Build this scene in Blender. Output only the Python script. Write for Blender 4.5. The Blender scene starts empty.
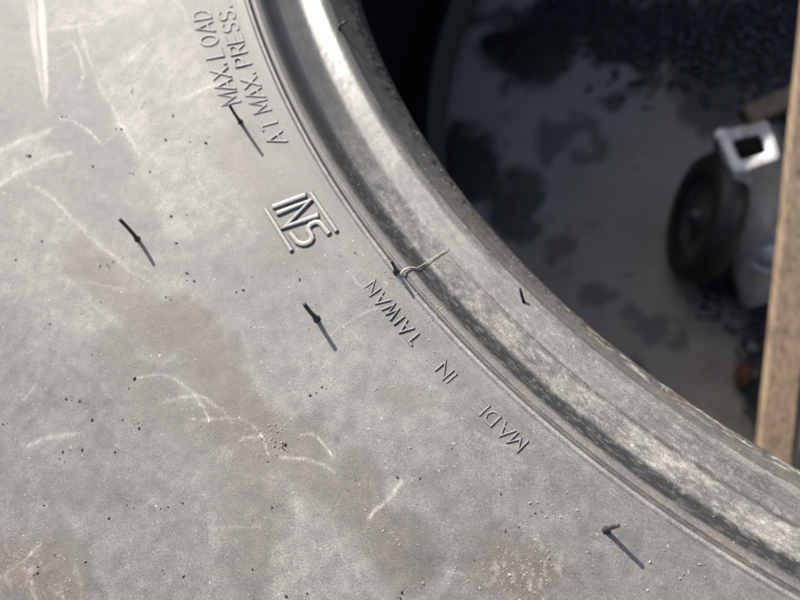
import bpy, bmesh, math, random
import numpy as np
from mathutils import Vector, Matrix
random.seed(7); rng = np.random.default_rng(11)
SC = bpy.context.scene; COL = SC.collection
R_ = math.radians

# ------------------------------------------------------------------ camera
CAM_POS = Vector((-0.15534, -0.19550, 0.15354))
cam_rot = Matrix(((0.97805, 0.06308, 0.19859), (0.0, 0.95307, -0.30274), (-0.20836, 0.29610, 0.93215)))
cd = bpy.data.cameras.new('camera'); cam = bpy.data.objects.new('camera', cd); COL.objects.link(cam)
cam.matrix_world = Matrix.Translation(CAM_POS) @ cam_rot.to_4x4()
cd.sensor_width = 36.0; cd.lens = 36.0 * 850 / 800
cd.clip_start = 0.01; cd.clip_end = 100.0
cd.dof.use_dof = True; cd.dof.focus_distance = 0.158; cd.dof.aperture_fstop = cd.lens / 2.3
SC.camera = cam
# ------------------------------------------------------------------ sky and sun
SUN_AZ, SUN_EL = 120.0, 42.0
w = bpy.data.worlds.new('World'); SC.world = w; w.use_nodes = True
nt = w.node_tree; bg = nt.nodes['Background']
sky = nt.nodes.new('ShaderNodeTexSky'); sky.sky_type = 'NISHITA'; sky.sun_disc = False
sky.sun_elevation = R_(SUN_EL); sky.sun_rotation = R_(90 - SUN_AZ); sky.altitude = 50; sky.dust_density = 3.0; sky.ozone_density = .6
nt.links.new(sky.outputs[0], bg.inputs[0]); bg.inputs[1].default_value = 0.09
sd = bpy.data.lights.new('sun', 'SUN'); sd.energy = 4.2; sd.angle = R_(0.53); sd.color = (1.0, 0.95, 0.88)
sun = bpy.data.objects.new('sun', sd); COL.objects.link(sun)
sv = Vector((math.cos(R_(SUN_EL)) * math.cos(R_(SUN_AZ)), math.cos(R_(SUN_EL)) * math.sin(R_(SUN_AZ)), math.sin(R_(SUN_EL))))
sun.rotation_euler = sv.to_track_quat('Z', 'Y').to_euler(); sun.location = sv * 3
vs = SC.view_settings; vs.view_transform = 'Standard'; vs.look = 'None'; vs.gamma = 1.0; vs.exposure = 1.34
vs.use_curve_mapping = False

# ------------------------------------------------------------------ helpers
def tag(o, label=None, cat=None, group=None, kind=None):
    for k, v in (('label', label), ('category', cat), ('group', group), ('kind', kind)):
        if v: o[k] = v
    return o
def empty(name, loc=(0, 0, 0)):
    o = bpy.data.objects.new(name, None); COL.objects.link(o); o.location = loc; o.empty_display_size = 0.02; return o
def link(name, me, mat, parent=None, smooth=True):
    o = bpy.data.objects.new(name, me); COL.objects.link(o)
    if mat: me.materials.append(mat)
    if parent:
        o.parent = parent; o.matrix_parent_inverse = Matrix.Translation(-Vector(parent.location))
    if smooth and len(me.polygons):
        me.polygons.foreach_set('use_smooth', np.ones(len(me.polygons), dtype=bool))
    return o
def pymesh(name, v, f):
    me = bpy.data.meshes.new(name); me.from_pydata([tuple(map(float, p)) for p in v], [], f); me.update(); return me
def npmesh(name, v, q):
    me = bpy.data.meshes.new(name); n = len(q)
    me.vertices.add(len(v)); me.vertices.foreach_set('co', np.ascontiguousarray(v, dtype=np.float32).ravel())
    me.loops.add(n * 4); me.loops.foreach_set('vertex_index', np.ascontiguousarray(q, dtype=np.int32).ravel())
    me.polygons.add(n); me.polygons.foreach_set('loop_start', np.arange(n, dtype=np.int32) * 4)
    me.update(calc_edges=True); return me
def col_attr(me, data):
    a = me.attributes.new('dirt', 'FLOAT_COLOR', 'POINT'); a.data.foreach_set('color', np.ascontiguousarray(data, dtype=np.float32).ravel())

def vnoise(x, y, seed):
    xi = np.floor(x).astype(np.int64); yi = np.floor(y).astype(np.int64); fx = x - xi; fy = y - yi
    fx = fx * fx * (3 - 2 * fx); fy = fy * fy * (3 - 2 * fy)
    def h(a, b):
        n = (a * 374761393 + b * 668265263 + seed * 974711) & 0x7fffffff
        n = ((n ^ (n >> 13)) * 1274126177) & 0x7fffffff
        n = n ^ (n >> 16)
        return (n & 0xffff) / 65535.0
    return (h(xi, yi) * (1 - fx) + h(xi + 1, yi) * fx) * (1 - fy) + (h(xi, yi + 1) * (1 - fx) + h(xi + 1, yi + 1) * fx) * fy
def fbm(x, y, s, seed, o=4):
    t = 0; a = .5; n = 0
    for i in range(o):
        t = t + a * vnoise(x / s * 2 ** i + 17.3 * i, y / s * 2 ** i - 9.1 * i, seed + i); n += a; a *= .55
    return t / n
def sstep(a, b, x):
    t = np.clip((x - a) / (b - a), 0, 1); return t * t * (3 - 2 * t)
def pdist(X, Y, pts):
    d = np.full(X.shape, 1e9)
    for (ax, ay), (bx, by) in zip(pts[:-1], pts[1:]):
        ux, uy = bx - ax, by - ay; L = ux * ux + uy * uy + 1e-12
        t = np.clip(((X - ax) * ux + (Y - ay) * uy) / L, 0, 1)
        d = np.minimum(d, np.hypot(X - ax - t * ux, Y - ay - t * uy))
    return d

# ------------------------------------------------------------------ materials
class NB:
    def __init__(s, name):
        s.m = bpy.data.materials.new(name); s.m.use_nodes = True; s.t = s.m.node_tree
        s.b = s.t.nodes['Principled BSDF']; s.co = s.t.nodes.new('ShaderNodeTexCoord').outputs['Object']
    def n(s, typ, **kw):
        nd = s.t.nodes.new(typ)
        for k, v in kw.items(): setattr(nd, k, v)
        return nd
    def put(s, sock, v):
        if isinstance(v, (int, float)): sock.default_value = v
        elif isinstance(v, tuple): sock.default_value = v if len(v) == 4 else (*v, 1)
        else: s.t.links.new(v, sock)
    def noise(s, scale, detail=3, rough=.55, co=None, dist=0):
        nd = s.n('ShaderNodeTexNoise'); s.t.links.new(co or s.co, nd.inputs['Vector'])
        nd.inputs['Scale'].default_value = scale; nd.inputs['Detail'].default_value = detail
        nd.inputs['Roughness'].default_value = rough; nd.inputs['Distortion'].default_value = dist
        return nd.outputs[0]
    def ramp(s, v, a, b, lo=0., hi=1.):
        nd = s.n('ShaderNodeMapRange'); nd.clamp = True
        s.put(nd.inputs[0], v)
        for i, q in enumerate((a, b, lo, hi)): nd.inputs[i + 1].default_value = q
        return nd.outputs[0]
    def math(s, op, a, b=0.):
        nd = s.n('ShaderNodeMath', operation=op); s.put(nd.inputs[0], a); s.put(nd.inputs[1], b); return nd.outputs[0]
    def mix(s, f, a, b):
        nd = s.n('ShaderNodeMix', data_type='RGBA'); s.put(nd.inputs[0], f); s.put(nd.inputs[6], a); s.put(nd.inputs[7], b); return nd.outputs[2]
    def bump(s, h, dist, strength=1., prev=None):
        nd = s.n('ShaderNodeBump'); s.put(nd.inputs['Height'], h); nd.inputs['Distance'].default_value = dist
        nd.inputs['Strength'].default_value = strength
        if prev: s.t.links.new(prev, nd.inputs['Normal'])
        return nd.outputs[0]
    def done(s, color, rough=.6, normal=None, spec=.5, metal=0.):
        s.put(s.b.inputs['Base Color'], color); s.put(s.b.inputs['Roughness'], rough)
        s.b.inputs['Specular IOR Level'].default_value = spec; s.b.inputs['Metallic'].default_value = metal
        if normal: s.t.links.new(normal, s.b.inputs['Normal'])
        return s.m

def dusty_rubber(name, attr=True, const=(.5, .2, 0.)):
    k = NB(name)
    if attr:
        a = k.n('ShaderNodeVertexColor', layer_name='dirt'); sp = k.n('ShaderNodeSeparateColor'); k.t.links.new(a.outputs[0], sp.inputs[0])
        D, B, S = sp.outputs
        A = a.outputs[1]
    else: D, B, S = const; A = 0.0
    fine = k.noise(4200, 3, .8); mid = k.noise(520, 4, .65); speck = k.noise(1500, 2, .5); big = k.noise(90, 4, .6)
    dust = k.math('MULTIPLY', D, k.ramp(fine, .32, .68, .28, 1.70))
    dust = k.math('MULTIPLY', dust, k.ramp(mid, .25, .75, .78, 1.2))
    dust = k.math('MULTIPLY', dust, k.ramp(big, .3, .7, .88, 1.1))
    c = k.mix(dust, (.020, .0205, .022), (.254, .244, .220))
    bf = k.math('MULTIPLY', B, k.ramp(mid, .3, .7, .4, 1.1))
    c = k.mix(bf, c, k.mix(k.ramp(fine, .35, .65), (.056, .043, .034), (.122, .095, .073)))
    sf = k.math('MULTIPLY', S, k.ramp(fine, .34, .62, .15, 1.25))
    c = k.mix(sf, c, (.42, .40, .365))
    lt = k.math('MULTIPLY', k.ramp(speck, .71, .77), k.ramp(D, .02, .3)); c = k.mix(k.math('MULTIPLY', lt, .6), c, (.45, .42, .37))
    dk = k.ramp(speck, .31, .26); c = k.mix(k.math('MULTIPLY', dk, .55), c, (.03, .028, .026))
    rough = k.ramp(dust, 0., .5, .42, .66)
    rough = k.math('ADD', rough, k.ramp(fine, .3, .7, -.05, .05))
    rough = k.math('SUBTRACT', rough, k.math('MULTIPLY', A, .075))
    nb = k.n('ShaderNodeBump'); k.put(nb.inputs['Height'], fine); nb.inputs['Distance'].default_value = .00006
    k.put(nb.inputs['Strength'], k.math('SUBTRACT', 1., k.math('MULTIPLY', A, .85))); nb = nb.outputs[0]
    return k.done(c, rough, nb, .42)
M_SIDE = dusty_rubber('dusty_rubber')
M_OLD = dusty_rubber('dull_rubber', False, (.22, .1, 0.))
def clean_rubber():
    k = NB('black_rubber'); f = k.noise(3000, 3); return k.done(k.mix(k.ramp(f, .4, .8), (.012, .012, .013), (.05, .048, .045)), .5, k.bump(f, .00004), .4)
M_BLACK = clean_rubber()
def liner():
    k = NB('inner_liner_rubber'); f = k.noise(300, 3); return k.done(k.mix(f, (.010, .010, .011), (.026, .026, .028)), .6, k.bump(f, .0004), .4)
M_LINER = liner()
def letter_mat():
    k = NB('moulded_letter_rubber'); f = k.noise(2600, 3, .7); m = k.noise(500, 3)
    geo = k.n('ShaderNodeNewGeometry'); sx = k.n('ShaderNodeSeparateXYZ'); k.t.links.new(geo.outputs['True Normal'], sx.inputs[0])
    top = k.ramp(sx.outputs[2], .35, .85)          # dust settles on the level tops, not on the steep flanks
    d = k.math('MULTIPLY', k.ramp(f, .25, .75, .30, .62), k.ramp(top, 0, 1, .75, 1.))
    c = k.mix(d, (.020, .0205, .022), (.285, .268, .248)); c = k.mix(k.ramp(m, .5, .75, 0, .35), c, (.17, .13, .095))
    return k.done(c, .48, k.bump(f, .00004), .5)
M_LETTER = letter_mat()
# ------------------------------------------------------------------ the tyre (axis = world Z, rim ridge at z = 0)
MM = .001
SL = math.tan(R_(2))
CT = np.array([(211.4,-25),(211.7,-21),(212.6,-17.8),(214,-14.2),(216,-10.6),(217.3,-8.5),(218.1,-7.3),(219.3,-6.8),(222,-6.95),(224.4,-6.85),(226,-6.1),(228,-5.0),(229.2,-4.4),(230.5,-3.0),(231.5,-1.6),(232.3,-.9),(233.4,-.5),(233.8,-.62),(234.25,-.5),(234.55,.25),(234.8,.42),(235.1,.38),(235.6,.0),(237,-.07)])
def zprof(r):      # mm
    return np.where(r > 237, -SL * (r - 235), np.interp(r, CT[:, 0], CT[:, 1]))
ZMID = -120.2
def mirror(p): return [(r, 2 * ZMID - z) for r, z in p][::-1]
# phi samples: fine where the photograph looks, coarse elsewhere
ph_f = np.arange(-176, -112, .075); ph_c = np.arange(-112, 184, 2.0)
PHI = np.radians(np.concatenate([ph_f, ph_c]))
PHI_C = np.radians(np.arange(0, 360, 1.5))
def revolve(name, prof, phi, disp=None):
    p = np.array(prof, float); n, m = len(p), len(phi)
    r = np.repeat(p[:, 0][:, None], m, 1); z = np.repeat(p[:, 1][:, None], m, 1); a = np.repeat(phi[None, :], n, 0)
    if disp is not None: r, z = disp(r, z, a)
    v = np.stack([r * np.cos(a), r * np.sin(a), z], -1).reshape(-1, 3) * MM
    i = np.arange(n - 1)[:, None] * m; j = np.arange(m)[None, :]; j2 = (j + 1) % m
    q = np.stack([i + j, i + j2, i + m + j2, i + m + j], -1).reshape(-1, 4)
    return npmesh(name, v, q), r.ravel(), a.ravel()

SCUFF = [
 ([(-282.1, -56.4), (-280.3, -61.1), (-277.5, -73.0), (-275.0, -83.0), (-273.1, -92.7)] , 'broad' ),
 ([(-267.6, -70.5), (-263.8, -79.3), (-259.7, -88.0), (-254.0, -97.4), (-247.5, -107.5)] , 0.8 ),
 ([(-275.9, -70.4), (-268.4, -70.6), (-261.6, -70.6), (-253.9, -68.7), (-248.9, -65.4)] , 0.9 ),
 ([(-284.4, -110.8), (-278.1, -108.0), (-271.1, -105.3), (-265.5, -104.7)] , 1.6 ),
 ([(-285.8, -102.0), (-278.0, -99.8), (-272.1, -98.3)] , 1.8 ),
 ([(-270.4, -95.1), (-265.2, -96.9), (-260.9, -100.0), (-258.0, -102.9)] , 0.6 ),
 ([(-275.0, -111.6), (-270.8, -113.8), (-266.4, -117.5), (-264.1, -120.1), (-260.1, -123.6), (-255.2, -128.3), (-251.2, -131.4), (-247.3, -134.9), (-242.3, -137.6)] , 0.9 ),
 ([(-243.2, -158.1), (-240.5, -157.6), (-238.3, -157.5), (-235.6, -158.3), (-233.2, -159.6), (-231.4, -161.4), (-229.5, -162.7)] , 0.45 ),
 ([(-236.7, -163.3), (-233.9, -162.7), (-230.2, -162.2), (-228.0, -162.9), (-225.7, -164.6), (-223.5, -166.1), (-221.7, -168.5)] , 0.5 ),
 ([(-228.8, -167.5), (-226.2, -167.2), (-222.4, -167.1), (-219.2, -167.9), (-216.9, -169.3), (-215.3, -171.7), (-214.1, -174.7)] , 0.45 ),
 ([(-230.0, -162.8), (-227.8, -165.3), (-227.0, -167.7)] , 0.4 ),
 ([(-220.1, -171.3), (-218.0, -171.0), (-215.9, -171.1)] , 0.5 ),
 ([(-211.7, -175.0), (-208.7, -175.3), (-205.7, -175.6), (-203.3, -176.5), (-200.7, -178.3)] , 0.5 ),
 ([(-194.3, -186.8), (-192.4, -184.7), (-189.7, -182.3), (-187.9, -180.2)] , 0.7 ),
 ([(-270.8, -197.2), (-267.4, -195.5), (-264.7, -193.6), (-262.5, -191.5), (-261.5, -190.4)] , 0.7 ),
 ([(-264.7, -195.5), (-263.0, -197.7), (-260.8, -201.1)] , 0.6 ),
 ([(-267.1, -171.1), (-263.3, -169.6), (-258.7, -169.2), (-255.3, -169.1)] , 0.5 ),
 ([(-238.7, -94.9), (-232.8, -92.8), (-228.0, -92.0)] , 0.7 ),
 ([(-252.5, -82.5), (-247.7, -77.9), (-244.1, -75.8)] , 0.8 ),
 ([(-271.4, -75.4), (-268.7, -75.0), (-266.0, -79.0), (-264.3, -84.7), (-265.4, -88.5)] , 0.5 ),
 ([(-207.8, -171.0), (-205.4, -170.9), (-202.7, -173.0), (-200.9, -175.5)] , 0.35 ),
]
BROWN = [
 ([(-259.7, -131.1), (-250.6, -137.6), (-241.8, -143.8), (-235.7, -147.4)] , 5, 0.8 ),
 ([(-235.7, -147.4), (-228.6, -154.2), (-223.8, -160.5), (-221.4, -165.6)] , 6, 0.8 ),
 ([(-216.0, -169.7), (-207.7, -175.7), (-199.7, -181.4), (-192.0, -188.6), (-188.3, -193.8)] , 6, 0.7 ),
 ([(-219.7, -179.1), (-215.3, -186.6), (-215.9, -193.7)] , 6, 0.5 ),
 ([(-258.5, -180.2), (-245.3, -178.5)] , 5, 0.3 ),
 ([(-225.9, -106.5), (-208.9, -135.6), (-215.4, -136.1)] , 5, 0.35 ),
 ([(-189.1, -164.1), (-184.3, -165.3)] , 4, 0.5 ),
 ([(-268.1, -193.6), (-260.2, -193.6), (-256.2, -199.2)] , 7, 0.9 ),
 ([(-173.1, -193.8), (-167.2, -198.0)] , 5, 0.6 ),
 ([(-247.9, -152.0), (-237.8, -162.9), (-227.6, -169.3)] , 6, 0.45 ),
]
LIGHT = [
 ([(-257.8, -81.7), (-251.4, -93.1), (-245.1, -106.5), (-238.8, -123.9), (-232.0, -120.0), (-235.9, -100.3), (-239.5, -84.5)] , 10, 1.0 ),
 ([(-273.2, -65.2), (-256.6, -68.2), (-243.4, -69.2)] , 6, 0.7 ),
 ([(-282.5, -114.5), (-265.3, -126.0), (-249.2, -138.8), (-262.7, -146.7), (-277.2, -132.0)] , 9, 0.5 ),
 ([(-212.1, -164.1), (-202.0, -158.7), (-200.1, -150.8)] , 7, 0.6 ),
 ([(-213.6, -179.3), (-203.5, -183.1), (-197.6, -190.3)] , 8, 0.5 ),
 ([(-180.8, -180.0), (-173.8, -187.1), (-170.1, -183.7)] , 6, 0.4 ),
 ([(-235.7, -133.3), (-223.8, -142.9)] , 7, 0.5 ),
]
SAND = [
 ([(-170.6, -196.3), (-166.4, -198.8), (-163.6, -193.9)] , 3, 1.0 ),
 ([(-268.5, -194.6), (-262.6, -192.7)] , 3, 1.0 ),
 ([(-256.3, -198.3), (-254.3, -196.4)] , 2, 0.8 ),
 ([(-183.2, -145.8), (-180.2, -150.2)] , 1.5, 1 ),
 ([(-189.1, -142.5), (-189.4, -140.4)] , 1.2, 0.8 ),
 ([(-244.3, -165.6), (-242.5, -167.7)] , 1, 0.8 ),
 ([(-215.0, -168.8), (-211.8, -172.7)] , 2, 0.6 ),
]
DARK_SPOTS = [(-284.1, -81.6), (-280.5, -80.5), (-276.6, -104.1), (-276.0, -104.2), (-268.8, -95.1), (-267.7, -95.2), (-259.1, -108.8), (-251.1, -91.1), (-248.1, -95.4), (-254.2, -100.1), (-252.9, -100.3), (-241.4, -104.5), (-240.1, -98.8), (-235.4, -105.8), (-231.6, -106.5), (-231.0, -100.5), (-244.6, -111.9), (-248.8, -111.9), (-242.5, -119.6), (-234.9, -123.1), (-238.6, -123.0), (-242.7, -125.6), (-236.9, -129.3), (-269.9, -125.8), (-275.3, -125.5), (-276.0, -129.7), (-251.6, -132.3), (-252.4, -133.4), (-254.6, -133.0), (-238.3, -141.2), (-237.1, -141.9), (-244.1, -140.8), (-253.5, -141.2), (-258.5, -141.9), (-265.3, -145.2), (-233.9, -136.3), (-232.1, -138.2), (-273.8, -166.3), (-269.6, -153.3), (-254.4, -152.6), (-259.4, -161.7), (-258.1, -161.3), (-256.1, -162.3), (-258.0, -162.0), (-244.1, -158.5), (-243.9, -158.1), (-245.8, -166.6), (-252.8, -166.3), (-257.2, -172.3), (-258.8, -172.6), (-258.1, -174.6), (-246.9, -173.0), (-242.3, -167.3), (-242.0, -168.4), (-243.2, -183.4), (-261.8, -183.1), (-231.3, -183.2), (-246.9, -185.8), (-245.2, -185.4), (-241.7, -184.0), (-234.4, -183.9), (-235.9, -184.1), (-258.1, -192.7), (-251.1, -194.0), (-234.5, -195.5), (-234.2, -196.2), (-237.9, -199.8), (-238.0, -190.9), (-222.5, -141.3), (-221.0, -141.0), (-219.2, -138.4), (-208.8, -139.7), (-200.4, -135.5), (-197.3, -135.1), (-210.8, -172.6), (-211.4, -172.6), (-213.0, -184.2), (-216.4, -195.3), (-209.6, -200.0), (-205.6, -199.5), (-230.1, -196.6), (-188.3, -200.2), (-188.0, -199.2), (-188.8, -179.3), (-169.4, -189.0), (-167.0, -188.4), (-175.0, -193.8), (-155.2, -192.8), (-261.6, -194.9), (-261.5, -196.1), (-262.3, -196.4), (-254.4, -172.3), (-206.0, -163.4), (-203.6, -161.9), (-197.8, -179.3), (-178.5, -174.4), (-184.5, -179.6), (-164.1, -186.0), (-169.9, -182.7)]
SAND_SPOTS = [(-229.1, -193.5), (-251.1, -194.0), (-269.0, -187.8), (-266.7, -190.7), (-262.2, -190.4), (-162.1, -180.3), (-164.9, -184.3), (-163.6, -184.2), (-162.2, -186.7), (-159.8, -186.8), (-156.9, -185.6), (-156.6, -187.1), (-158.4, -182.6), (-161.1, -184.7), (-162.1, -193.5), (-167.3, -200.4), (-169.8, -198.8), (-174.1, -198.5), (-179.7, -198.8), (-176.0, -197.2), (-173.2, -196.3), (-168.9, -196.3), (-165.8, -196.0), (-165.6, -198.8), (-178.4, -195.5), (-188.3, -191.2), (-188.7, -190.4), (-184.2, -197.7), (-184.7, -198.3), (-194.2, -188.2), (-191.4, -188.8), (-189.2, -190.4), (-140.9, -196.8), (-137.0, -196.6), (-145.5, -194.2), (-146.2, -198.7), (-136.9, -195.3), (-137.6, -194.6), (-149.0, -188.2), (-186.3, -174.1), (-182.5, -170.9), (-254.2, -197.4), (-256.9, -192.9), (-266.0, -192.3), (-264.4, -196.1), (-268.4, -194.9)]
AREAS = [
 ([(-267.7, -69.6), (-259.8, -87.2), (-253.4, -98.0), (-247.1, -106.8), (-238.7, -125.1), (-229.9, -134.2), (-217.4, -129.4), (-217.9, -119.2), (-230.4, -91.1), (-240.0, -62.8), (-264.4, -58.2)], .10),
 ([(-287.0, -102.6), (-271.8, -98.3), (-270.6, -105.4), (-285.6, -111.7)], .12),
 ([(-277.6, -55.7), (-249.3, -61.1), (-256.4, -69.3), (-275.6, -70.5)], .10),
 ([(-282.1, -117.1), (-272.1, -113.2), (-265.8, -118.3), (-252.3, -132.3), (-242.2, -138.3), (-248.3, -147.6), (-267.6, -146.4), (-281.7, -136.3)], .06),
 ([(-214.4, -182.9), (-201.6, -179.5), (-192.0, -193.8), (-197.5, -202.3), (-210.7, -200.7)], .05),
 ([(-216.9, -149.7), (-202.3, -144.5), (-184.2, -157.7), (-175.0, -169.4), (-182.6, -178.2), (-201.9, -168.3)], .05),
 ([(-275.2, -71.1), (-266.2, -73.2), (-260.2, -87.9), (-251.0, -102.1), (-247.1, -111.2), (-259.9, -108.4), (-271.6, -98.1)], -.07),
]


tyre = empty('tyre', (0, 0, ZMID * 2 * MM))
tag(tyre, 'dusty black rubber tyre lying flat, moulded letters around its bead opening', 'tyre')

# --- bead
def resample(c, step):
    c = np.array(c, float); s = np.r_[0, np.cumsum(np.hypot(*np.diff(c, axis=0).T))]; t = np.arange(0, s[-1], step)
    x = np.interp(t, s, c[:, 0]); y = np.interp(t, s, c[:, 1])
    return np.c_[x, y]
def smooth(c, k):
    w_ = np.hanning(k + 2)[1:-1]; w_ /= w_.sum(); h = k // 2
    pad = np.pad(c, ((h, h), (0, 0)), 'edge'); return np.stack([np.convolve(pad[:, i], w_, 'valid') for i in (0, 1)], 1)
flange = smooth(resample(CT[:16], .3), 7)                     # from the heel up to the flat strip
ridge = resample(CT[15:], .08); ridge = smooth(ridge, 3)
under = [(217.5, -39), (215.5, -35), (213.0, -30), (212.0, -27)]
bead_prof = np.concatenate([np.array(under), flange, ridge[1:], [[237.3, -.080]]])
BAND_END = 237.3
def bead_disp(r, z, a):
    s = 225 * a                                                       # mm along the ring
    n1 = fbm(s, r, 9, 3); n2 = fbm(s, r * 3, 1.6, 5)
    e = np.exp(-((r - 213.2) / 1.5) ** 2) * (z > -24)                   # rough moulding flash along the heel
    e2 = np.exp(-((r - 217.5) / .35) ** 2)
    z = z + e * (fbm(s, z * 2, 1.1, 8, 3) - .5) * .5 + e2 * .22 * (n1 > .42) + (n1 - .5) * .14 * sstep(212, 218, r) * (1 - sstep(229, 232, r))
    r = r + e * (fbm(s, z * .7, 2.6, 9, 4) - .5) * 1.0
    z = z + (n2 - .5) * .05 * (1 - sstep(231.5, 233, r))
    cr = np.exp(-((r - 223.9 - (fbm(s, r * 0, 14, 21) - .5) * .7) / .22) ** 2) * sstep(-146, -138, np.degrees(a)) * (np.degrees(a) < -110)
    z = z - cr * .5
    z = z + np.exp(-((r - 235) / .5) ** 2) * (fbm(s, r, 3, 31) - .5) * .18
    return r, z
bm_, rr, aa = revolve('bead', bead_prof, PHI, bead_disp)
s = 225 * aa; deg = np.degrees(aa)
low = sstep(-158, -138, deg) * (deg < -60)                        # the nearer stretch is dirtier
nA = fbm(s, rr, 3.2, 41); nB = fbm(s, rr * 2.5, 1.2, 43); nC = fbm(s, rr, 14, 47)
streak = fbm(s / 9, rr * 1.0, .5, 53, 3)
dust = np.interp(rr, [211, 213, 215, 217.3, 217.6, 218.2, 219, 223, 225, 228.6, 229.1, 229.4, 231.9, 232.25, 233.3, 233.7, 234.3, 234.6, 235.2, 235.8, 238], [.22, .28, .34, .40, .6, .55, .60, .62, .42, .36, .10, .01, .01, .30, .44, .10, .12, .75, .75, .48, .42])
dust = dust * (.7 + .5 * nA) * (.8 + .4 * streak) * (.28 + .48 * low)
band = sstep(228.6, 229.8, rr) * (1 - sstep(231.7, 232.6, rr))
dust = dust + band * sstep(.58, .74, fbm(s / 8, rr, .16, 69, 2)) * .14 * (.3 + low)
dirt = np.interp(rr, [211, 212.5, 214.5, 217, 221, 224, 226, 228.4, 229.2, 231.9, 232.5, 233.6, 234.6, 238], [.7, .9, .6, .1, .05, .15, .6, .5, .03, .03, .75, .65, .1, .06])
dirt = dirt * np.clip((nA - .32) * 2.4, 0, 1.2) * (.35 + .75 * low * (.4 + 1.2 * nC))
cz = np.exp(-((rr - 223.9 - (fbm(s, rr * 0, 14, 21) - .5) * .7) / .25) ** 2) * sstep(-146, -138, deg) * (deg < -110)
dust = dust * (1 - .8 * cz * np.clip(nA * 1.6 - .2, 0, 1)) * (1 + .5 * (fbm(s / 40, rr, .35, 77, 2) - .5))
dust = dust - .12 * low * sstep(217.5, 219, rr) * (1 - sstep(223.2, 223.8, rr)) * (.5 + nC)
fl = np.exp(-((rr - 213.6) / 1.3) ** 2) * sstep(.5, .68, fbm(s / 2.5, rr * 2, 1.5, 61)) * sstep(-140, -131, deg) * .8
fl = fl + np.exp(-((rr - 234.9) / .28) ** 2) * .30 * (.4 + nA) * (1 - .8 * low)
fl = fl + np.interp(rr, [224.0, 224.8, 228.4, 229.0], [0, 1, 1, 0]) * low * .30 * sstep(.36, .66, nA * .5 + nB * .5) * (.5 + nC)
fl = fl + sstep(.56, .74, fbm(s / 2.2, rr, .55, 67, 3)) * np.interp(rr, [214, 219, 224, 229, 230], [0, .16, .36, .36, .1]) * low * (.3 + .9 * nC)
col_attr(bm_, np.stack([np.clip(dust, 0, 1), np.clip(dirt, 0, 1), np.clip(fl, 0, 1), (1 - .30 * low) * sstep(214, 218, rr) * (1 - sstep(232, 234, rr))], 1))
link('bead', bm_, M_SIDE, tyre)

# --- upper sidewall
rs = np.concatenate([np.arange(237.3, 305, .35), np.arange(305, 340.1, .7)])
def side_disp(r, z, a):
    x, y = r * np.cos(a), r * np.sin(a); k = sstep(237.5, 241, r) * (1 - sstep(333, 340, r))
    return r, z + k * ((fbm(x, y, 22, 71) - .5) * .5 + (fbm(x, y, 3, 73) - .5) * .10)
sm, rr, aa = revolve('sidewall', np.c_[rs, zprof(rs) - .012 * 0], PHI, side_disp)
X, Y = rr * np.cos(aa), rr * np.sin(aa)
vis = (aa < R_(-110))
N1 = fbm(X, Y, 28, 81); N2 = fbm(X, Y, 7, 83); N3 = fbm(X, Y, 2.2, 85); N4 = fbm(X, Y, .9, 87, 3)
dust = .325 + .14 * (N1 - .5) + .13 * (N2 - .5) + .24 * (N3 - .5)
brown = np.clip(N1 * .5 + N2 * .5 - .54, 0, 1) * .4
scuff = np.zeros_like(X)
wx = X + (N2 - .5) * 9 + (N3 - .5) * 2.5; wy = Y + (fbm(X, Y, 7, 91) - .5) * 9 + (fbm(X, Y, 2.2, 93) - .5) * 2.5
iv = np.where(vis)[0]
for pts, wd, st in LIGHT:
    d = pdist(wx[iv], wy[iv], pts); dust[iv] += .10 * st * np.exp(-(d / wd) ** 2) * (.6 + .8 * N3[iv])
for pts, wd, st in BROWN:
    d = pdist(wx[iv], wy[iv], pts); g = (1 - sstep(.25, 1.45, d / wd)) * st
    brown[iv] += g * .78 * (.55 + .7 * N3[iv]); dust[iv] -= g * .10; dust[iv] += np.exp(-((d / wd - 1.25) / .22) ** 2) * .09 * st
for pts, wd, st in SAND:
    d = pdist(wx[iv], wy[iv], pts); g = np.exp(-(d / wd) ** 2) * st; brown[iv] += g * .5; scuff[iv] += g * sstep(.56, .70, N4[iv]) * .25
def inside(x, y, poly):
    c = np.zeros(x.shape, bool)
    for (ax, ay), (bx, by) in zip(poly, poly[1:] + poly[:1]):
        c ^= ((ay > y) != (by > y)) & (x < (bx - ax) * (y - ay) / (by - ay + 1e-9) + ax)
    return c
for poly, st in AREAS:
    m = 0
    for q in range(9):
        an = q * 2.4; rd = .28 * q
        m = m + inside(X[iv] + (N2[iv] - .5) * 7 + (N3[iv] - .5) * 2 + rd * math.cos(an), Y[iv] + (N1[iv] - .5) * 7 + (N4[iv] - .5) * 1.4 + rd * math.sin(an), poly) / 9
    dust[iv] += m * st * 1.5 * (.6 + .9 * N3[iv])
jx = X + (N3 - .5) * .8; jy = Y + (fbm(X, Y, 2.2, 95) - .5) * .8
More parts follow.
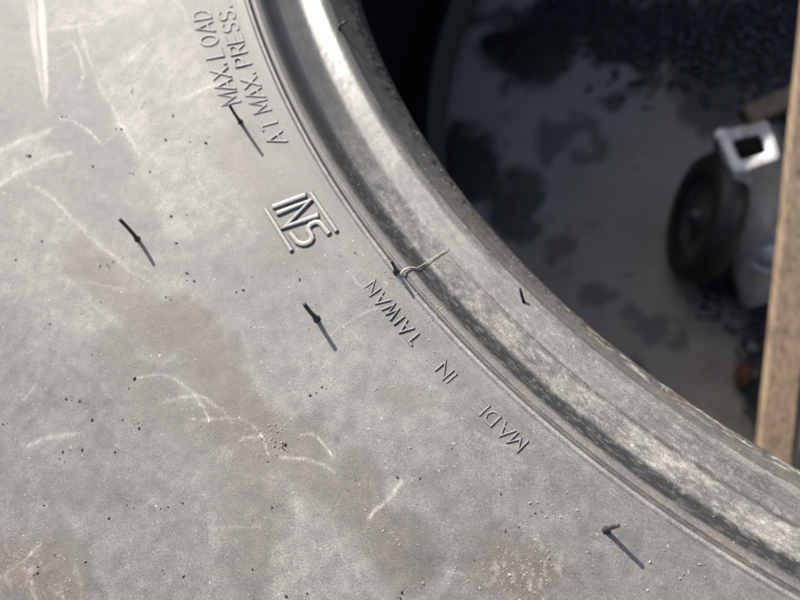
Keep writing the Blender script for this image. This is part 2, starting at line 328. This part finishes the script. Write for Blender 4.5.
for pts, wd in SCUFF:
    if wd == 'broad':
        ax, ay = pts[0]; bx, by = pts[-1]; L = math.hypot(bx - ax, by - ay); ux, uy = (bx - ax) / L, (by - ay) / L
        t = (X[iv] - ax) * ux + (Y[iv] - ay) * uy; sdv = (X[iv] - ax) * -uy + (Y[iv] - ay) * ux
        half = np.interp(t, [-20, 0, L * .45, L * .8, L], [3.6, 3.2, 2.3, 1.3, .2])
        m = (1 - sstep(.75, 1.05, np.abs(sdv + (N3[iv] - .5) * .5) / half)) * (t > -25) * (1 - sstep(L * .97, L, t))
        scuff[iv] += m * (.10 + .5 * sstep(.35, .7, fbm(t / 30, sdv, .55, 97, 3)))
    else:
        d = pdist(jx[iv], jy[iv], pts); g = np.exp(-(d / (wd * .40)) ** 2)
        scuff[iv] += g * (.30 + .48 * sstep(.35, .75, N4[iv])) * np.clip(.15 + 1.3 * N2[iv], .3, 1.1) * (1.0 if wd < .75 else .7)
        dust[iv] += np.exp(-(d / (wd * 2.2)) ** 2) * .07
# fine random scratches of handling
for k in range(50):
    a0 = R_(random.uniform(-172, -118)); r0 = random.uniform(240, 330); an = random.uniform(0, 6.28); L = random.uniform(2, 14)
    px, py = r0 * math.cos(a0), r0 * math.sin(a0); bend = random.uniform(-.5, .5)
    pts = [(px + L * t * math.cos(an + bend * t), py + L * t * math.sin(an + bend * t)) for t in (0, .33, .66, 1)]
    near = iv[(np.abs(X[iv] - px) < 16) & (np.abs(Y[iv] - py) < 16)]
    d = pdist(jx[near], jy[near], pts); scuff[near] += (1 - sstep(.1, .35, d)) * random.uniform(.05, .22)
# brown grime collects beside the ridge
brown += np.exp(-((rr - 238) / 2.2) ** 2) * .16 * (.4 + N2) * sstep(-176, -150, np.degrees(aa))

col_attr(sm, np.stack([np.clip(dust, .04, .95), np.clip(brown, 0, .85), np.clip(scuff, 0, .9), 0 * dust], 1))
link('sidewall', sm, M_SIDE, tyre)

# --- rest of the casing: shoulder and tread, lower sidewall, lower bead, inner liner
sh = [(340.1, float(zprof(np.array(340.1)))), (347, -5.5), (354, -10), (360, -18)]
tread = [(360, -18), (363, -26), (364.5, -40)]
for z0 in (-55, -88, -121, -154, -186):
    tread += [(365.5, z0 + 4), (357, z0 + 3), (357, z0 - 3), (365.5, z0 - 4)]
tread += [(364.5, 2 * ZMID + 40), (363, 2 * ZMID + 26), (360, 2 * ZMID + 18)]
link('shoulder', revolve('shoulder', sh, PHI_C)[0], M_OLD, tyre)
link('tread', revolve('tread', tread, PHI_C)[0], M_OLD, tyre, smooth=False)
low_side = mirror(sh) + mirror(np.c_[rs[::12], zprof(rs[::12])])[0:]
link('sidewall', revolve('sidewall', mirror(list(map(tuple, np.c_[rs[::12], zprof(rs[::12])])) + sh), PHI_C)[0], M_OLD, tyre)
lb = [(217.5, -39), (215.5, -35), (213.0, -30), (212.0, -27)] + [tuple(t) for t in CT[::1]] + [(237.3, -.08)]
link('bead', revolve('bead', mirror(lb), PHI_C)[0], M_OLD, tyre)
lin = [(217.5, -39), (219, -39), (222, -37), (225, -34), (230, -28), (240, -20), (262, -15), (300, -16), (330, -21), (344, -32), (350, -55), (351.5, -90), (352, ZMID)]
lin = [tuple(x) for x in smooth(resample(lin, 3.0), 5)]; lin[0] = (217.5, -39)
link('inner_liner', revolve('inner_liner', lin + mirror(lin)[1:], PHI_C)[0], M_LINER, tyre)

# --- moulded lettering: each letter a raised bead of rubber swept along its strokes
FONT = {
 'M': [[(0,0),(.0,1),(.5,.25),(1.,1),(1.,0)]], 'A': [[(0,0),(.5,1),(1,0)],[(.2,.33),(.8,.33)]],
 'D': [[(0,0),(0,1),(.45,1),(.8,.86),(.98,.5),(.8,.14),(.45,0),(0.02,0)]], 'E': [[(1,0),(0,0),(0,1),(1,1)],[(.02,.5),(.85,.5)]],
 'I': [[(0,0),(0,1)]], 'N': [[(0,0),(0,1),(1,0),(1,1)]], 'T': [[(.5,0),(.5,.97)],[(0,1),(1,1)]],
 'W': [[(0,1),(.25,0),(.5,.85),(.75,0),(1,1)]], 'X': [[(0,0),(1,1)],[(0,1),(1,0)]], 'L': [[(0,1),(0,0),(1,0)]],
 'O': [[(.5+.5*math.cos(t*math.pi/8+.1), .5+.5*math.sin(t*math.pi/8+.1)) for t in range(17)]],
 'P': [[(0,0),(0,1),(.6,1),(.92,.9),(1,.75),(.92,.58),(.6,.48),(.02,.48)]],
 'R': [[(0,0),(0,1),(.6,1),(.92,.9),(1,.76),(.92,.6),(.6,.5),(.02,.5)],[(.5,.5),(1,0)]],
 'S': [[(1,.84),(.85,.96),(.5,1),(.15,.94),(.02,.76),(.15,.58),(.5,.5),(.85,.42),(.98,.24),(.85,.06),(.5,0),(.15,.04),(0,.16)]],
 '.': [[(0,0),(0,.12)]]}
def sweep(lines, wd, ht, flat=False):
    """lines: polylines of (r, phi_deg); a raised ridge with mitred corners standing on the sidewall"""
    V, F = [], []
    sec = [(-.5, -.12), (-.42, ht * .55), (-.30, ht * .92), (0, ht), (.30, ht * .92), (.42, ht * .55), (.5, -.12)] if flat else \
          [(-.5, -.10), (-.36, ht * .55), (-.16, ht * .95), (0, ht), (.16, ht * .95), (.36, ht * .55), (.5, -.10)]
    for li, ln in enumerate(lines):
        r0 = ln[0][0]; p = np.array([(r, R_(f) * 243.0) for r, f in ln])      # local flat coordinates in mm
        closed = np.hypot(*(p[0] - p[-1])) < 1e-3
        if closed: p = p[:-1]
        n = len(p); rows = []
        for i in range(n):
            a = p[(i - 1) % n] if (i > 0 or closed) else None; b = p[(i + 1) % n] if (i < n - 1 or closed) else None
            d1 = (p[i] - a) / np.hypot(*(p[i] - a)) if a is not None else None; d2 = (b - p[i]) / np.hypot(*(b - p[i])) if b is not None else None
            if d1 is None: d1 = d2
            if d2 is None: d2 = d1
            n1 = np.array([-d1[1], d1[0]]); n2 = np.array([-d2[1], d2[0]]); mm = n1 + n2; mm /= max(np.hypot(*mm), 1e-6)
            k = min(1 / max(mm @ n1, .3), 2.2)
            end = 0
            rows.append((p[i], mm * k, 1.0))
        if not closed:
            d1 = (p[0] - p[1]) / np.hypot(*(p[0] - p[1])); d2 = (p[-1] - p[-2]) / np.hypot(*(p[-1] - p[-2]))
            rows = [(p[0] + d1 * wd * .28, rows[0][1] * .8, 0.0)] + rows + [(p[-1] + d2 * wd * .28, rows[-1][1] * .8, 0.0)]
        base = len(V); ks = len(sec)
        for c, o, e in rows:
            for u, h in sec:
                q = c + o * u * wd; f = q[1] / 243.0; hh = (h if e else min(h, -.06)) - li * .02
                V.append((q[0] * math.cos(f) * MM, q[0] * math.sin(f) * MM, (float(zprof(np.array(q[0]))) + hh) * MM))
        m = len(rows)
        for i in range(m if closed else m - 1):
            for j in range(ks - 1):
                a = base + i * ks + j; b = base + ((i + 1) % m) * ks + j
                F.append((a, a + 1, b + 1, b))
    me = pymesh('letter', V, F); b = bmesh.new(); b.from_mesh(me); bmesh.ops.recalc_face_normals(b, faces=b.faces)
    up = sum(f.normal.z * f.calc_area() for f in b.faces)
    if up < 0: bmesh.ops.reverse_faces(b, faces=b.faces)
    b.to_mesh(me); b.free(); return me
def letter(ch, r0, h, phi0, phi1, wd, ht, shear=0.):
    L = []
    for ln in FONT[ch]:
        L.append([(r0 + v * h, phi0 + (phi1 - phi0) * u - math.degrees(shear * v * h / r0)) for u, v in ln])
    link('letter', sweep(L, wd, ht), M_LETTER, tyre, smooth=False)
for ch, a, b in [('M',-133.50,-134.06),('A',-134.17,-134.78),('D',-135.06,-135.56),('E',-135.74,-136.22),('I',-137.80,-137.8),('N',-138.02,-138.56),
                 ('T',-140.16,-140.64),('A',-140.74,-141.26),('I',-141.49,-141.49),('W',-141.77,-142.42),('A',-142.55,-143.09),('N',-143.32,-143.82)]:
    letter(ch, 239.25, 2.55, a, b, .50, .27, .06)
for ch, a, b in [('A',-152.94,-153.63),('T',-153.95,-154.55),('M',-155.11,-155.80),('A',-156.00,-156.64),('X',-156.78,-157.42),('.',-157.66,-157.66),
                 ('P',-158.29,-158.84),('R',-159.10,-159.66),('E',-159.86,-160.40),('S',-160.66,-161.22),('S',-161.48,-162.06),('.',-162.36,-162.36)]:
    letter(ch, 238.65, 3.65, a, b, .58, .27, .30)
for ch, a, b in [('M',-156.49,-157.18),('A',-157.34,-158.00),('X',-158.18,-158.80),('.',-159.05,-159.05),
                 ('L',-159.56,-160.16),('O',-160.40,-161.06),('A',-161.28,-161.94),('D',-162.20,-162.78)]:
    letter(ch, 244.1, 4.0, a, b, .58, .27, .30)
for nm, ln in [('emblem_bar',[(249.66,-150.30),(249.46,-147.63)]),('emblem_bar',[(239.83,-149.67),(239.64,-147.08)]),
               ('letter',[(248.03,-150.14),(240.89,-149.70)]),('letter',[(247.94,-149.72),(240.74,-149.28),(247.94,-148.86),(240.91,-148.36)]),
               ('letter',[(241.18,-147.20),(241.32,-147.80),(241.55,-148.02),(242.2,-148.14),(243.22,-148.19),(243.9,-148.14),(244.30,-147.98),(244.30,-147.70),(244.60,-147.52),(245.2,-147.45),(246.2,-147.49),(246.9,-147.60),(247.46,-147.82),(247.7,-148.46)])]:
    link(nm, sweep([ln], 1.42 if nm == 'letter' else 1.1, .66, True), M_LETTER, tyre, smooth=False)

# --- vent hairs left by the mould
def on_tyre(r, phi, h=0.):
    a = R_(phi); return np.array([r * math.cos(a), r * math.sin(a), float(zprof(np.array(r))) + h])
def tube(pts, rads, seg=8, cap=True):
    P = [Vector(p) for p in pts]; V, F = [], []
    for i, p in enumerate(P):
        t = (P[min(i + 1, len(P) - 1)] - P[max(i - 1, 0)]).normalized()
        u = t.orthogonal().normalized() if i == 0 else (u - t * u.dot(t)).normalized(); w2 = t.cross(u)
        for k in range(seg):
            a = 2 * math.pi * k / seg; V.append(p + (u * math.cos(a) + w2 * math.sin(a)) * rads[i])
    for i in range(len(P) - 1):
        for k in range(seg):
            k2 = (k + 1) % seg; F.append((i * seg + k, i * seg + k2, (i + 1) * seg + k2, (i + 1) * seg + k))
    if cap: F.append(tuple(range(seg))[::-1]); F.append(tuple((len(P) - 1) * seg + k for k in range(seg)))
    return V, F
def vent_hair(r, phi, vec, rad=.42, bend=(0, 0, 0), collar=True):
    b = on_tyre(r, phi); er = np.array([math.cos(R_(phi)), math.sin(R_(phi)), 0]); ep = np.array([-er[1], er[0], 0]); ez = np.array([0, 0, 1.])
    g = lambda q: er * q[0] + ep * q[1] + ez * q[2]
    pts = [b - ez * .3]; rads = [rad * (2.1 if collar else 1.2)]
    if collar: pts += [b + ez * .12, b + ez * .38]; rads += [rad * 1.8, rad * 1.15]
    for t in (.25, .5, .75, 1.):
        pts.append(b + g(vec) * t + g(bend) * t * t * (1 if t < 1 else 1)); rads.append(rad * (1 - .12 * t))
    V, F = tube([p * MM for p in pts], [x * MM for x in rads])
    link('vent_hair', pymesh('vent_hair', V, F), M_BLACK, tyre)
vent_hair(277.26, -152.61, (-1.1, -.8, 7.9), .43, (.4, -.3, 0)); vent_hair(246.02, -155.39, (-.2, .8, 8.3), .36, (-.4, .3, 0)); vent_hair(252.95, -144.12, (.1, -1.3, 7.4), .45, (-.4, .5, 0))
vent_hair(242.70, -128.85, (-1.2, .8, 6.6), .40, (-.3, .4, 0)); vent_hair(234.93, -143.47, (-.6, .4, 5.4), .34, (.3, -.3, 0))
vent_hair(219.80, -138.53, (-1.0, -1.9, 2.6), .30, (0, 0, 0), False)
vent_hair(217.95, -159.33, (-.5, -.4, 3.0), .34, (-1.6, 1.0, -.8), False)
# ------------------------------------------------------------------ floor under the tyre
ZF = 2 * ZMID - .3      # mm
def concrete():
    k = NB('stained_concrete'); n1 = k.noise(14, 5, .6, dist=.6); n2 = k.noise(60, 4, .6); n3 = k.noise(500, 3); n4 = k.noise(30, 5, .65, dist=1.2)
    c = k.mix(n2, (.22, .198, .165), (.38, .343, .288)); c = k.mix(k.ramp(n3, .3, .7, 0, .4), c, (.13, .122, .115))
    a = k.n('ShaderNodeVertexColor', layer_name='dirt'); sp = k.n('ShaderNodeSeparateColor'); k.t.links.new(a.outputs[0], sp.inputs[0])
    wet = sp.outputs[0]
    c = k.mix(wet, c, k.mix(n3, (.004, .004, .005), (.016, .016, .018)))
    c = k.mix(k.math('MULTIPLY', sp.outputs[1], k.ramp(n2, .4, .6)), c, (.13, .075, .045))
    return k.done(c, k.ramp(wet, 0, 1, .8, .35), k.bump(k.math('ADD', n3, n2), .0008, .6), .5)
M_CONC = concrete()
gx = np.concatenate([[-3000, -1500, -700, -400], np.arange(-250, 101, 2.0), [250, 500, 1500, 3000]])
gy = np.concatenate([[-3000, -1500, -700, -400], np.arange(-200, 201, 2.0), [350, 700, 1500, 3000]])
GX, GY = np.meshgrid(gx, gy, indexing='ij'); n, m = GX.shape
ins = (GX > -252) & (GX < 102) & (GY > -202) & (GY < 202)
gz = ZF + np.where(ins, (fbm(GX, GY, 40, 101) - .5) * 1.2 - .6, -.6)
i = np.arange(n - 1)[:, None] * m; j = np.arange(m - 1)[None, :]
fm = npmesh('floor', np.stack([GX, GY, gz], -1).reshape(-1, 3) * MM, np.stack([i + j, i + m + j, i + m + j + 1, i + j + 1], -1).reshape(-1, 4))
qx = GX.ravel() + (fbm(GX, GY, 30, 103).ravel() - .5) * 34; qy = GY.ravel() + (fbm(GX, GY, 30, 105).ravel() - .5) * 34
qx += (fbm(GX, GY, 7, 107).ravel() - .5) * 12; qy += (fbm(GX, GY, 7, 109).ravel() - .5) * 12
stain = np.zeros(len(qx))
for x, y, r in [(-92,-48,16),(-86,-66,14),(-74,-98,19),(-70,-128,20),(-180,62,21),(-163,72,18),(-120,62,18),(-70,48,30),(-203,2,22),(-184,-22,17),(-215,-5,18),(-130,84,22),(-95,70,26),(-60,62,30),(-75,30,20),(-45,30,26),(-30,70,35),(-40,0,18),(-78,-70,17),(-72,-95,16),(-60,-110,18),(-84,-60,10),(-150,88,18),(-110,45,9),(-135,25,6),(-60,-60,25)]:
    stain = np.maximum(stain, 1 - sstep(r * .72, r * 1.12, np.hypot(qx - x, qy - y)))
stain = np.maximum(stain, sstep(.60, .72, fbm(GX, GY, 18, 111).ravel()) * .7)
rust = (1 - sstep(4, 12, np.hypot(qx + 100, qy + 112))) * .5
col_attr(fm, np.stack([np.clip(stain, 0, 1), rust, 0 * rust, 0 * rust], 1))
tag(link('floor', fm, M_CONC), kind='structure')

# --- small irregular grains: one mesh per kind of loose dirt
ico = None
def ico_data(sub):
    b = bmesh.new(); bmesh.ops.create_icosphere(b, subdivisions=sub, radius=1); b.verts.index_update()
    v = np.array([q.co[:] for q in b.verts]); f = np.array([[x.index for x in p.verts] for p in b.faces]); b.free(); return v, f
IV1, IF1 = ico_data(1); IV2, IF2 = ico_data(2)
def grains(name, items, mat, sub=1, sink=.35, flat=1., tilt=.5):
    IV, IF = (IV1, IF1) if sub == 1 else (IV2, IF2)
    V, F = [], []; nv = len(IV)
    for q, (x, y, z, rad, asp) in enumerate(items):
        v = IV * (1 + rng.uniform(-.28, .28, (nv, 1))) * np.array([1, rng.uniform(.55, 1.0) / asp, rng.uniform(.5, .85) * flat]) * rad
        a = rng.uniform(0, 6.283); ca, sa = math.cos(a), math.sin(a)
        tl = rng.uniform(-tilt, tilt); ct, st = math.cos(tl), math.sin(tl)
        v = v @ np.array([[1, 0, 0], [0, ct, st], [0, -st, ct]]) @ np.array([[ca, sa, 0], [-sa, ca, 0], [0, 0, 1]])
        V.append(v + np.array([x, y, z + rad * sink])); F.append(IF + q * nv)
    V = np.concatenate(V) * MM; F = np.concatenate(F)
    me = bpy.data.meshes.new(name); me.vertices.add(len(V)); me.vertices.foreach_set('co', V.astype(np.float32).ravel())
    me.loops.add(len(F) * 3); me.loops.foreach_set('vertex_index', F.astype(np.int32).ravel()); me.polygons.add(len(F))
    me.polygons.foreach_set('loop_start', np.arange(len(F), dtype=np.int32) * 3); me.update(calc_edges=True)
    return link(name, me, mat, None, False)
def simple(name, c1, c2, scale, rough=.8, bump=.0003, spec=.4, metal=0.):
    k = NB(name); f = k.noise(scale, 4, .6); return k.done(k.mix(k.ramp(f, .3, .7), c1, c2), rough, k.bump(f, bump, .8), spec, metal)
M_SAND = simple('sand_grain', (.24, .21, .165), (.42, .38, .31), 900)
M_CRUMB = simple('dark_crumb', (.02, .018, .016), (.07, .06, .05), 900)
M_SOIL = simple('wet_black_grit', (.008, .009, .012), (.035, .037, .045), 200, .22, .0006, .9)
M_PEB = simple('grey_pebble', (.13, .13, .135), (.22, .22, .22), 300)
zs = lambda x, y: float(zprof(np.array(math.hypot(x, y))))
it = []
for x, y in DARK_SPOTS:
    big = rng.uniform(.14, .40)
    it.append((x, y, zs(x, y), big, rng.uniform(1, 1.6)))
    for q in range(rng.integers(0, 3)):
        it.append((x + rng.normal(0, 1.1), y + rng.normal(0, 1.1), zs(x, y), rng.uniform(.08, .2), 1.3))
for q in range(110):
    a = R_(rng.uniform(-172, -122)); r = 238 + 95 * rng.uniform() ** 1.1; x, y = r * math.cos(a), r * math.sin(a)
    it.append((x, y, zs(x, y), rng.uniform(.05, .14), rng.uniform(1, 2)))
tag(grains('dark_crumbs', it, M_CRUMB), 'scattered dark rubber crumbs and dirt specks on the dusty sidewall', 'crumbs', kind='stuff')
it = []
for x, y in SAND_SPOTS: it.append((x, y, zs(x, y), rng.uniform(.12, .30), rng.uniform(1, 1.6)))
for pts, wd, st in SAND:
    for q in range(int(26 * wd)):
        k = rng.integers(0, len(pts) - 1); t = rng.uniform(); x = pts[k][0] * (1 - t) + pts[k + 1][0] * t + rng.normal(0, wd * .9); y = pts[k][1] * (1 - t) + pts[k + 1][1] * t + rng.normal(0, wd * .9)
        it.append((x, y, zs(x, y), rng.uniform(.06, .2), 1.2))
for q in range(260):
    a = R_(rng.uniform(-150, -121)); r = 238 + 60 * rng.uniform() ** 1.6; x, y = r * math.cos(a), r * math.sin(a)
    it.append((x, y, zs(x, y), rng.uniform(.05, .17), 1.2))
for q in range(520):      # caught on the bead
    a = R_(rng.uniform(-152, -120)); r = rng.choice([rng.normal(227.3, 1.5), rng.uniform(214, 236), rng.normal(213.5, .8)], p=[.5, .3, .2]); r = min(max(r, 212.8), 236.5)
    x, y = r * math.cos(a), r * math.sin(a); it.append((x, y, zs(x, y), rng.uniform(.05, .15), 1.2))
tag(grains('sand_grains', it, M_SAND), 'pale sand grains sprinkled along the bead and sidewall', 'sand', kind='stuff')

# --- wet black grit heaped on the floor
it = []
for x0, y0, sx, sy, cnt, big in [(-110, 68, 26, 12, 200, 3.4), (-160, 86, 16, 8, 120, 3.0), (-92, -70, 8, 12, 90, 2.6), (-72, -120, 9, 14, 110, 2.6), (-75, 62, 40, 20, 520, 4.2), (-40, 35, 22, 26, 300, 4.0), (-130, 85, 24, 10, 160, 3.4), (-68, -88, 10, 20, 170, 3.0), (-180, 66, 12, 8, 40, 2.5), (-198, -2, 11, 12, 60, 2.2)]:
    for q in range(int(cnt * 2.2)):
        x = x0 + rng.normal(0, sx * .7); y = y0 + rng.normal(0, sy * .7)
        if math.hypot(x, y) > 205: continue
        it.append((x, y, ZF - .6, rng.uniform(.12, 1) ** 2.0 * big * .8, rng.uniform(1, 1.8)))
tag(grains('black_grit', it, M_SOIL, 1, .3, .5, 1.1), 'wet black grit heaped on the concrete inside the tyre opening', 'grit', kind='stuff')
for (x, y, rad, lab) in [(-86, -91, 3.2, 'small grey pebble on black grit left of the wooden lath, upper one'), (-78.5, -101, 3.0, 'small grey pebble on black grit close to the wooden lath')]:
    o = grains('pebble', [(x, y, ZF + 1.2, rad, 1.1)], M_PEB, 2); tag(o, lab, 'pebble', 'pebbles on the floor')
# --- fallen orange leaf
M_LEAF = simple('dry_leaf', (.05, .024, .012), (.12, .050, .022), 500, .7)
V, F = [], []
for i in range(13):
    t = i / 12; wd = 3.6 * math.sin(math.pi * (t * .92 + .04)) ** .8 * (1 + .28 * (-1) ** i)
    for k in (-1, -.5, 0, .5, 1): V.append(((-85 + wd * k + 2.5 * t * t) * MM, (-120 + 12 * t + .8 * abs(k)) * MM, (ZF + 2.2 + 1.5 * abs(k) + math.sin(t * 3) * 1.8) * MM))
for i in range(12):
    for k in range(4): a = i * 5 + k; F.append((a, a + 1, a + 6, a + 5))
lf = link('leaf', pymesh('leaf', V, F), M_LEAF); md = lf.modifiers.new('thick', 'SOLIDIFY'); md.thickness = .0004
tag(lf, 'dry orange brown leaf lying on the dark floor beside the lath', 'leaf')

# --- wooden lath and metal rod leaning across the opening
def box_between(a, b, wd, th, side):
    a, b = Vector(a), Vector(b); t = (b - a).normalized(); u = (Vector(side) - t * Vector(side).dot(t)).normalized(); n_ = t.cross(u)
    bm = bmesh.new(); N = 24; rows = []
    for i in range(N + 1):
        c = a + (b - a) * (i / N); j1 = rng.uniform(-.3, .3) * MM; j2 = rng.uniform(-.3, .3) * MM
        rows.append([bm.verts.new(c + u * (sx * wd / 2 + j1) + n_ * (sy * th / 2 + j2)) for sx, sy in ((-1, -1), (1, -1), (1, 1), (-1, 1))])
    for r0, r1 in zip(rows[:-1], rows[1:]):
        for k in range(4): bm.faces.new((r0[k], r0[(k + 1) % 4], r1[(k + 1) % 4], r1[k]))
    bm.faces.new(rows[0][::-1]); bm.faces.new(rows[-1]); bmesh.ops.recalc_face_normals(bm, faces=bm.faces)
    lg = [e for e in bm.edges if abs((e.verts[0].co - e.verts[1].co).normalized().dot(t)) > .9]
    bmesh.ops.bevel(bm, geom=lg, offset=.0004, segments=1, affect='EDGES')
    me = bpy.data.meshes.new('lath'); bm.to_mesh(me); bm.free(); return me
def wood():
    k = NB('weathered_wood'); mp = k.n('ShaderNodeMapping'); k.t.links.new(k.co, mp.inputs[0]); mp.inputs['Scale'].default_value = (12, 1, 6)
    f = k.noise(70, 5, .6, mp.outputs[0]); g = k.noise(60, 3)
    c = k.mix(k.ramp(f, .3, .7), (.15, .105, .070), (.42, .315, .22)); c = k.mix(k.ramp(g, .5, .75, 0, .6), c, (.10, .085, .07))
    return k.done(c, .8, k.bump(f, .0006, .8), .3)
M_WOOD = wood()
LA, LB_ = (-.0792, -.1578, -.2300), (-.0350, .2070, -.0135)
lath = link('wooden_lath', box_between(LA, LB_, .0125, .0080, (1, 0, 0)), M_WOOD, None, False)
tag(lath, 'brown weathered wooden lath leaning up through the tyre opening', 'lath')
tag(link('wood_scrap', box_between((-.0680, .0120, ZF * MM + .0038), (.0100, .0420, ZF * MM + .0038), .0100, .0070, (0, 1, 0)), M_WOOD), 'short brown wood scrap lying on grit behind the square socket', 'wood')
M_ROD = simple('galvanised_steel', (.30, .30, .31), (.46, .46, .47), 250, .5, .0002, .5, .6)
ra, rb = Vector((-.0700, -.1570, -.2345)), Vector((-.0215, .2085, -.0145))
V, F = tube([ra + (rb - ra) * t for t in np.linspace(0, 1, 12)], [.0021] * 12, 12)
tag(link('metal_rod', pymesh('metal_rod', V, F), M_ROD), 'thin pale metal rod leaning beside the wooden lath', 'rod')

# --- grey metal fitting with square socket and a dark wheel
def cast_metal():
    k = NB('worn_cast_metal'); f = k.noise(220, 4, .6); g = k.noise(60, 5, .65, dist=.8)
    c = k.mix(k.ramp(f, .3, .7), (.50, .50, .505), (.68, .68, .69)); c = k.mix(k.ramp(g, .52, .68, 0, .6), c, (.16, .135, .11))
    return k.done(c, .5, k.bump(f, .0004, .8), .5, .15)
M_CAST = cast_metal()
fit = empty('castor', (-.082, -.055, ZF * MM)); tag(fit, 'grey metal castor bracket with square socket, standing on dark floor', 'castor')
top = [Vector(p) for p in ((-.0930, -.0224, -.180), (-.0724, -.0192, -.180), (-.0700, -.0367, -.180), (-.0881, -.0411, -.180))]
cen = sum(top, Vector()) / 4
bot_c = Vector((-.0740, -.0745, -.2385)); dn = (bot_c - cen)
def ring(pts, k, off):
    c = sum(pts, Vector()) / 4; return [c + (p - c) * k + off for p in pts]
def loft(name, spec, mat, bev):
    bm = bmesh.new(); loops = [[bm.verts.new(p) for p in ring(top, k, dn * d)] for k, d in spec]
    for a, b in zip(loops[:-1], loops[1:]):
        for q in range(4): bm.faces.new((a[q], a[(q + 1) % 4], b[(q + 1) % 4], b[q]))
    bmesh.ops.recalc_face_normals(bm, faces=bm.faces)
    if bev: bmesh.ops.bevel(bm, geom=[e for e in bm.edges if len(e.link_faces) == 2], offset=bev, segments=2, affect='EDGES', clamp_overlap=True)
    me = bpy.data.meshes.new(name); bm.to_mesh(me); bm.free(); return link(name, me, mat, fit)
loft('socket_housing', [(.57, .04), (.60, 0), (.97, 0), (1.02, .025), (1.0, .10), (.98, .5), (.95, .8), (.80, 1.0)], M_CAST, .0008)
M_SOCKET_SHADE = simple('painted_socket_shade', (.006, .006, .007), (.02, .02, .02), 300, .7)  # near-black colour paints in the shade of the deep socket hole
loft('socket_shade_walls', [(.565, .03), (.55, .6), (.02, .62)], M_SOCKET_SHADE, 0)
def lathe(prof, seg=40):     # (radius, axial) around local Z
    V, F = [], []
    for r, z in prof:
        for k in range(seg): a = 2 * math.pi * k / seg; V.append(Vector((r * math.cos(a), r * math.sin(a), z)))
    for i in range(len(prof) - 1):
        for k in range(seg): k2 = (k + 1) % seg; F.append((i * seg + k, i * seg + k2, (i + 1) * seg + k2, (i + 1) * seg + k))
    return V, F
def placed(name, vf, axis, at, mat, parent):
    q = Vector(axis).to_track_quat('Z', 'Y'); V = [q @ v + Vector(at) for v in vf[0]]
    return link(name, pymesh(name, V, vf[1]), mat, parent)
placed('boss', lathe([(0.0, .006), (.004, .006), (.0045, .0045), (.0065, .0045), (.0085, .006), (.0092, .004), (.0095, -.006), (0, -.006)]), (-.35, -.35, .87), (-.0700, -.0648, -.2190), M_CAST, fit)
placed('boss', lathe([(0.0, .0012), (.0018, .0010), (.0029, .0002), (.0031, -.001), (.0030, -.014), (0, -.014)]), (-.1, 0, 1), (-.0908, -.0242, -.1808), M_CAST, fit)
for bp in ((-.0835, -.0500, -.2010), (-.0790, -.0610, -.2150)):
    placed('bolt', lathe([(0, .003), (.0022, .003), (.0026, .0022), (.0026, -.004), (0, -.004)], 6), (-.55, -.6, .6), bp, M_CAST, fit)
M_HUB = simple('dark_wheel_hub', (.03, .03, .032), (.07, .07, .075), 220, .5, .0003)
WA = (-.87, .14, .30); WC = (-.0962, -.0485, -.2108)
whl = placed('wheel', lathe([(.0, .004), (.006, .004), (.007, .002), (.016, .001), (.0175, .004), (.0185, .004), (.0185, -.006), (0, -.006)]), WA, WC, M_HUB, fit)
o = placed('wheel_tyre', lathe([(.0185, .005), (.0215, .0068), (.0265, .0062), (.0286, .003), (.0290, 0), (.0286, -.003), (.0265, -.0062), (.0215, -.0068), (.0185, -.005)]), WA, WC, M_LINER, None)
o.parent = whl; o.matrix_parent_inverse = whl.matrix_world.inverted()
placed('axle', lathe([(0, .007), (.003, .007), (.003, -.020), (0, -.020)], 16), WA, WC, M_HUB, fit)

# --- dry straw caught on the ridge by the vent hair
M_STRAW = simple('dry_straw', (.26, .22, .15), (.44, .38, .28), 800, .7)
def lay(pts, h): return [on_tyre(r, f, hh) * MM for (r, f), hh in zip(pts, h)]
STRAW = [(234.8,-143.16),(233.6,-143.30),(232.2,-143.26),(231.2,-143.10),(229.3,-143.28),(227.3,-143.35),(225.2,-143.42),(223.2,-143.47)]
V, F = tube(lay(STRAW, [.4, .8, .5, .7, .5, .4, .3, .3]), [x * MM for x in (.14, .20, .17, .12, .09, .10, .11, .06)], 7)
tag(link('dry_straw', pymesh('dry_straw', V, F), M_STRAW), 'thin dry straw lying across the bead groove beside a vent hair', 'straw')
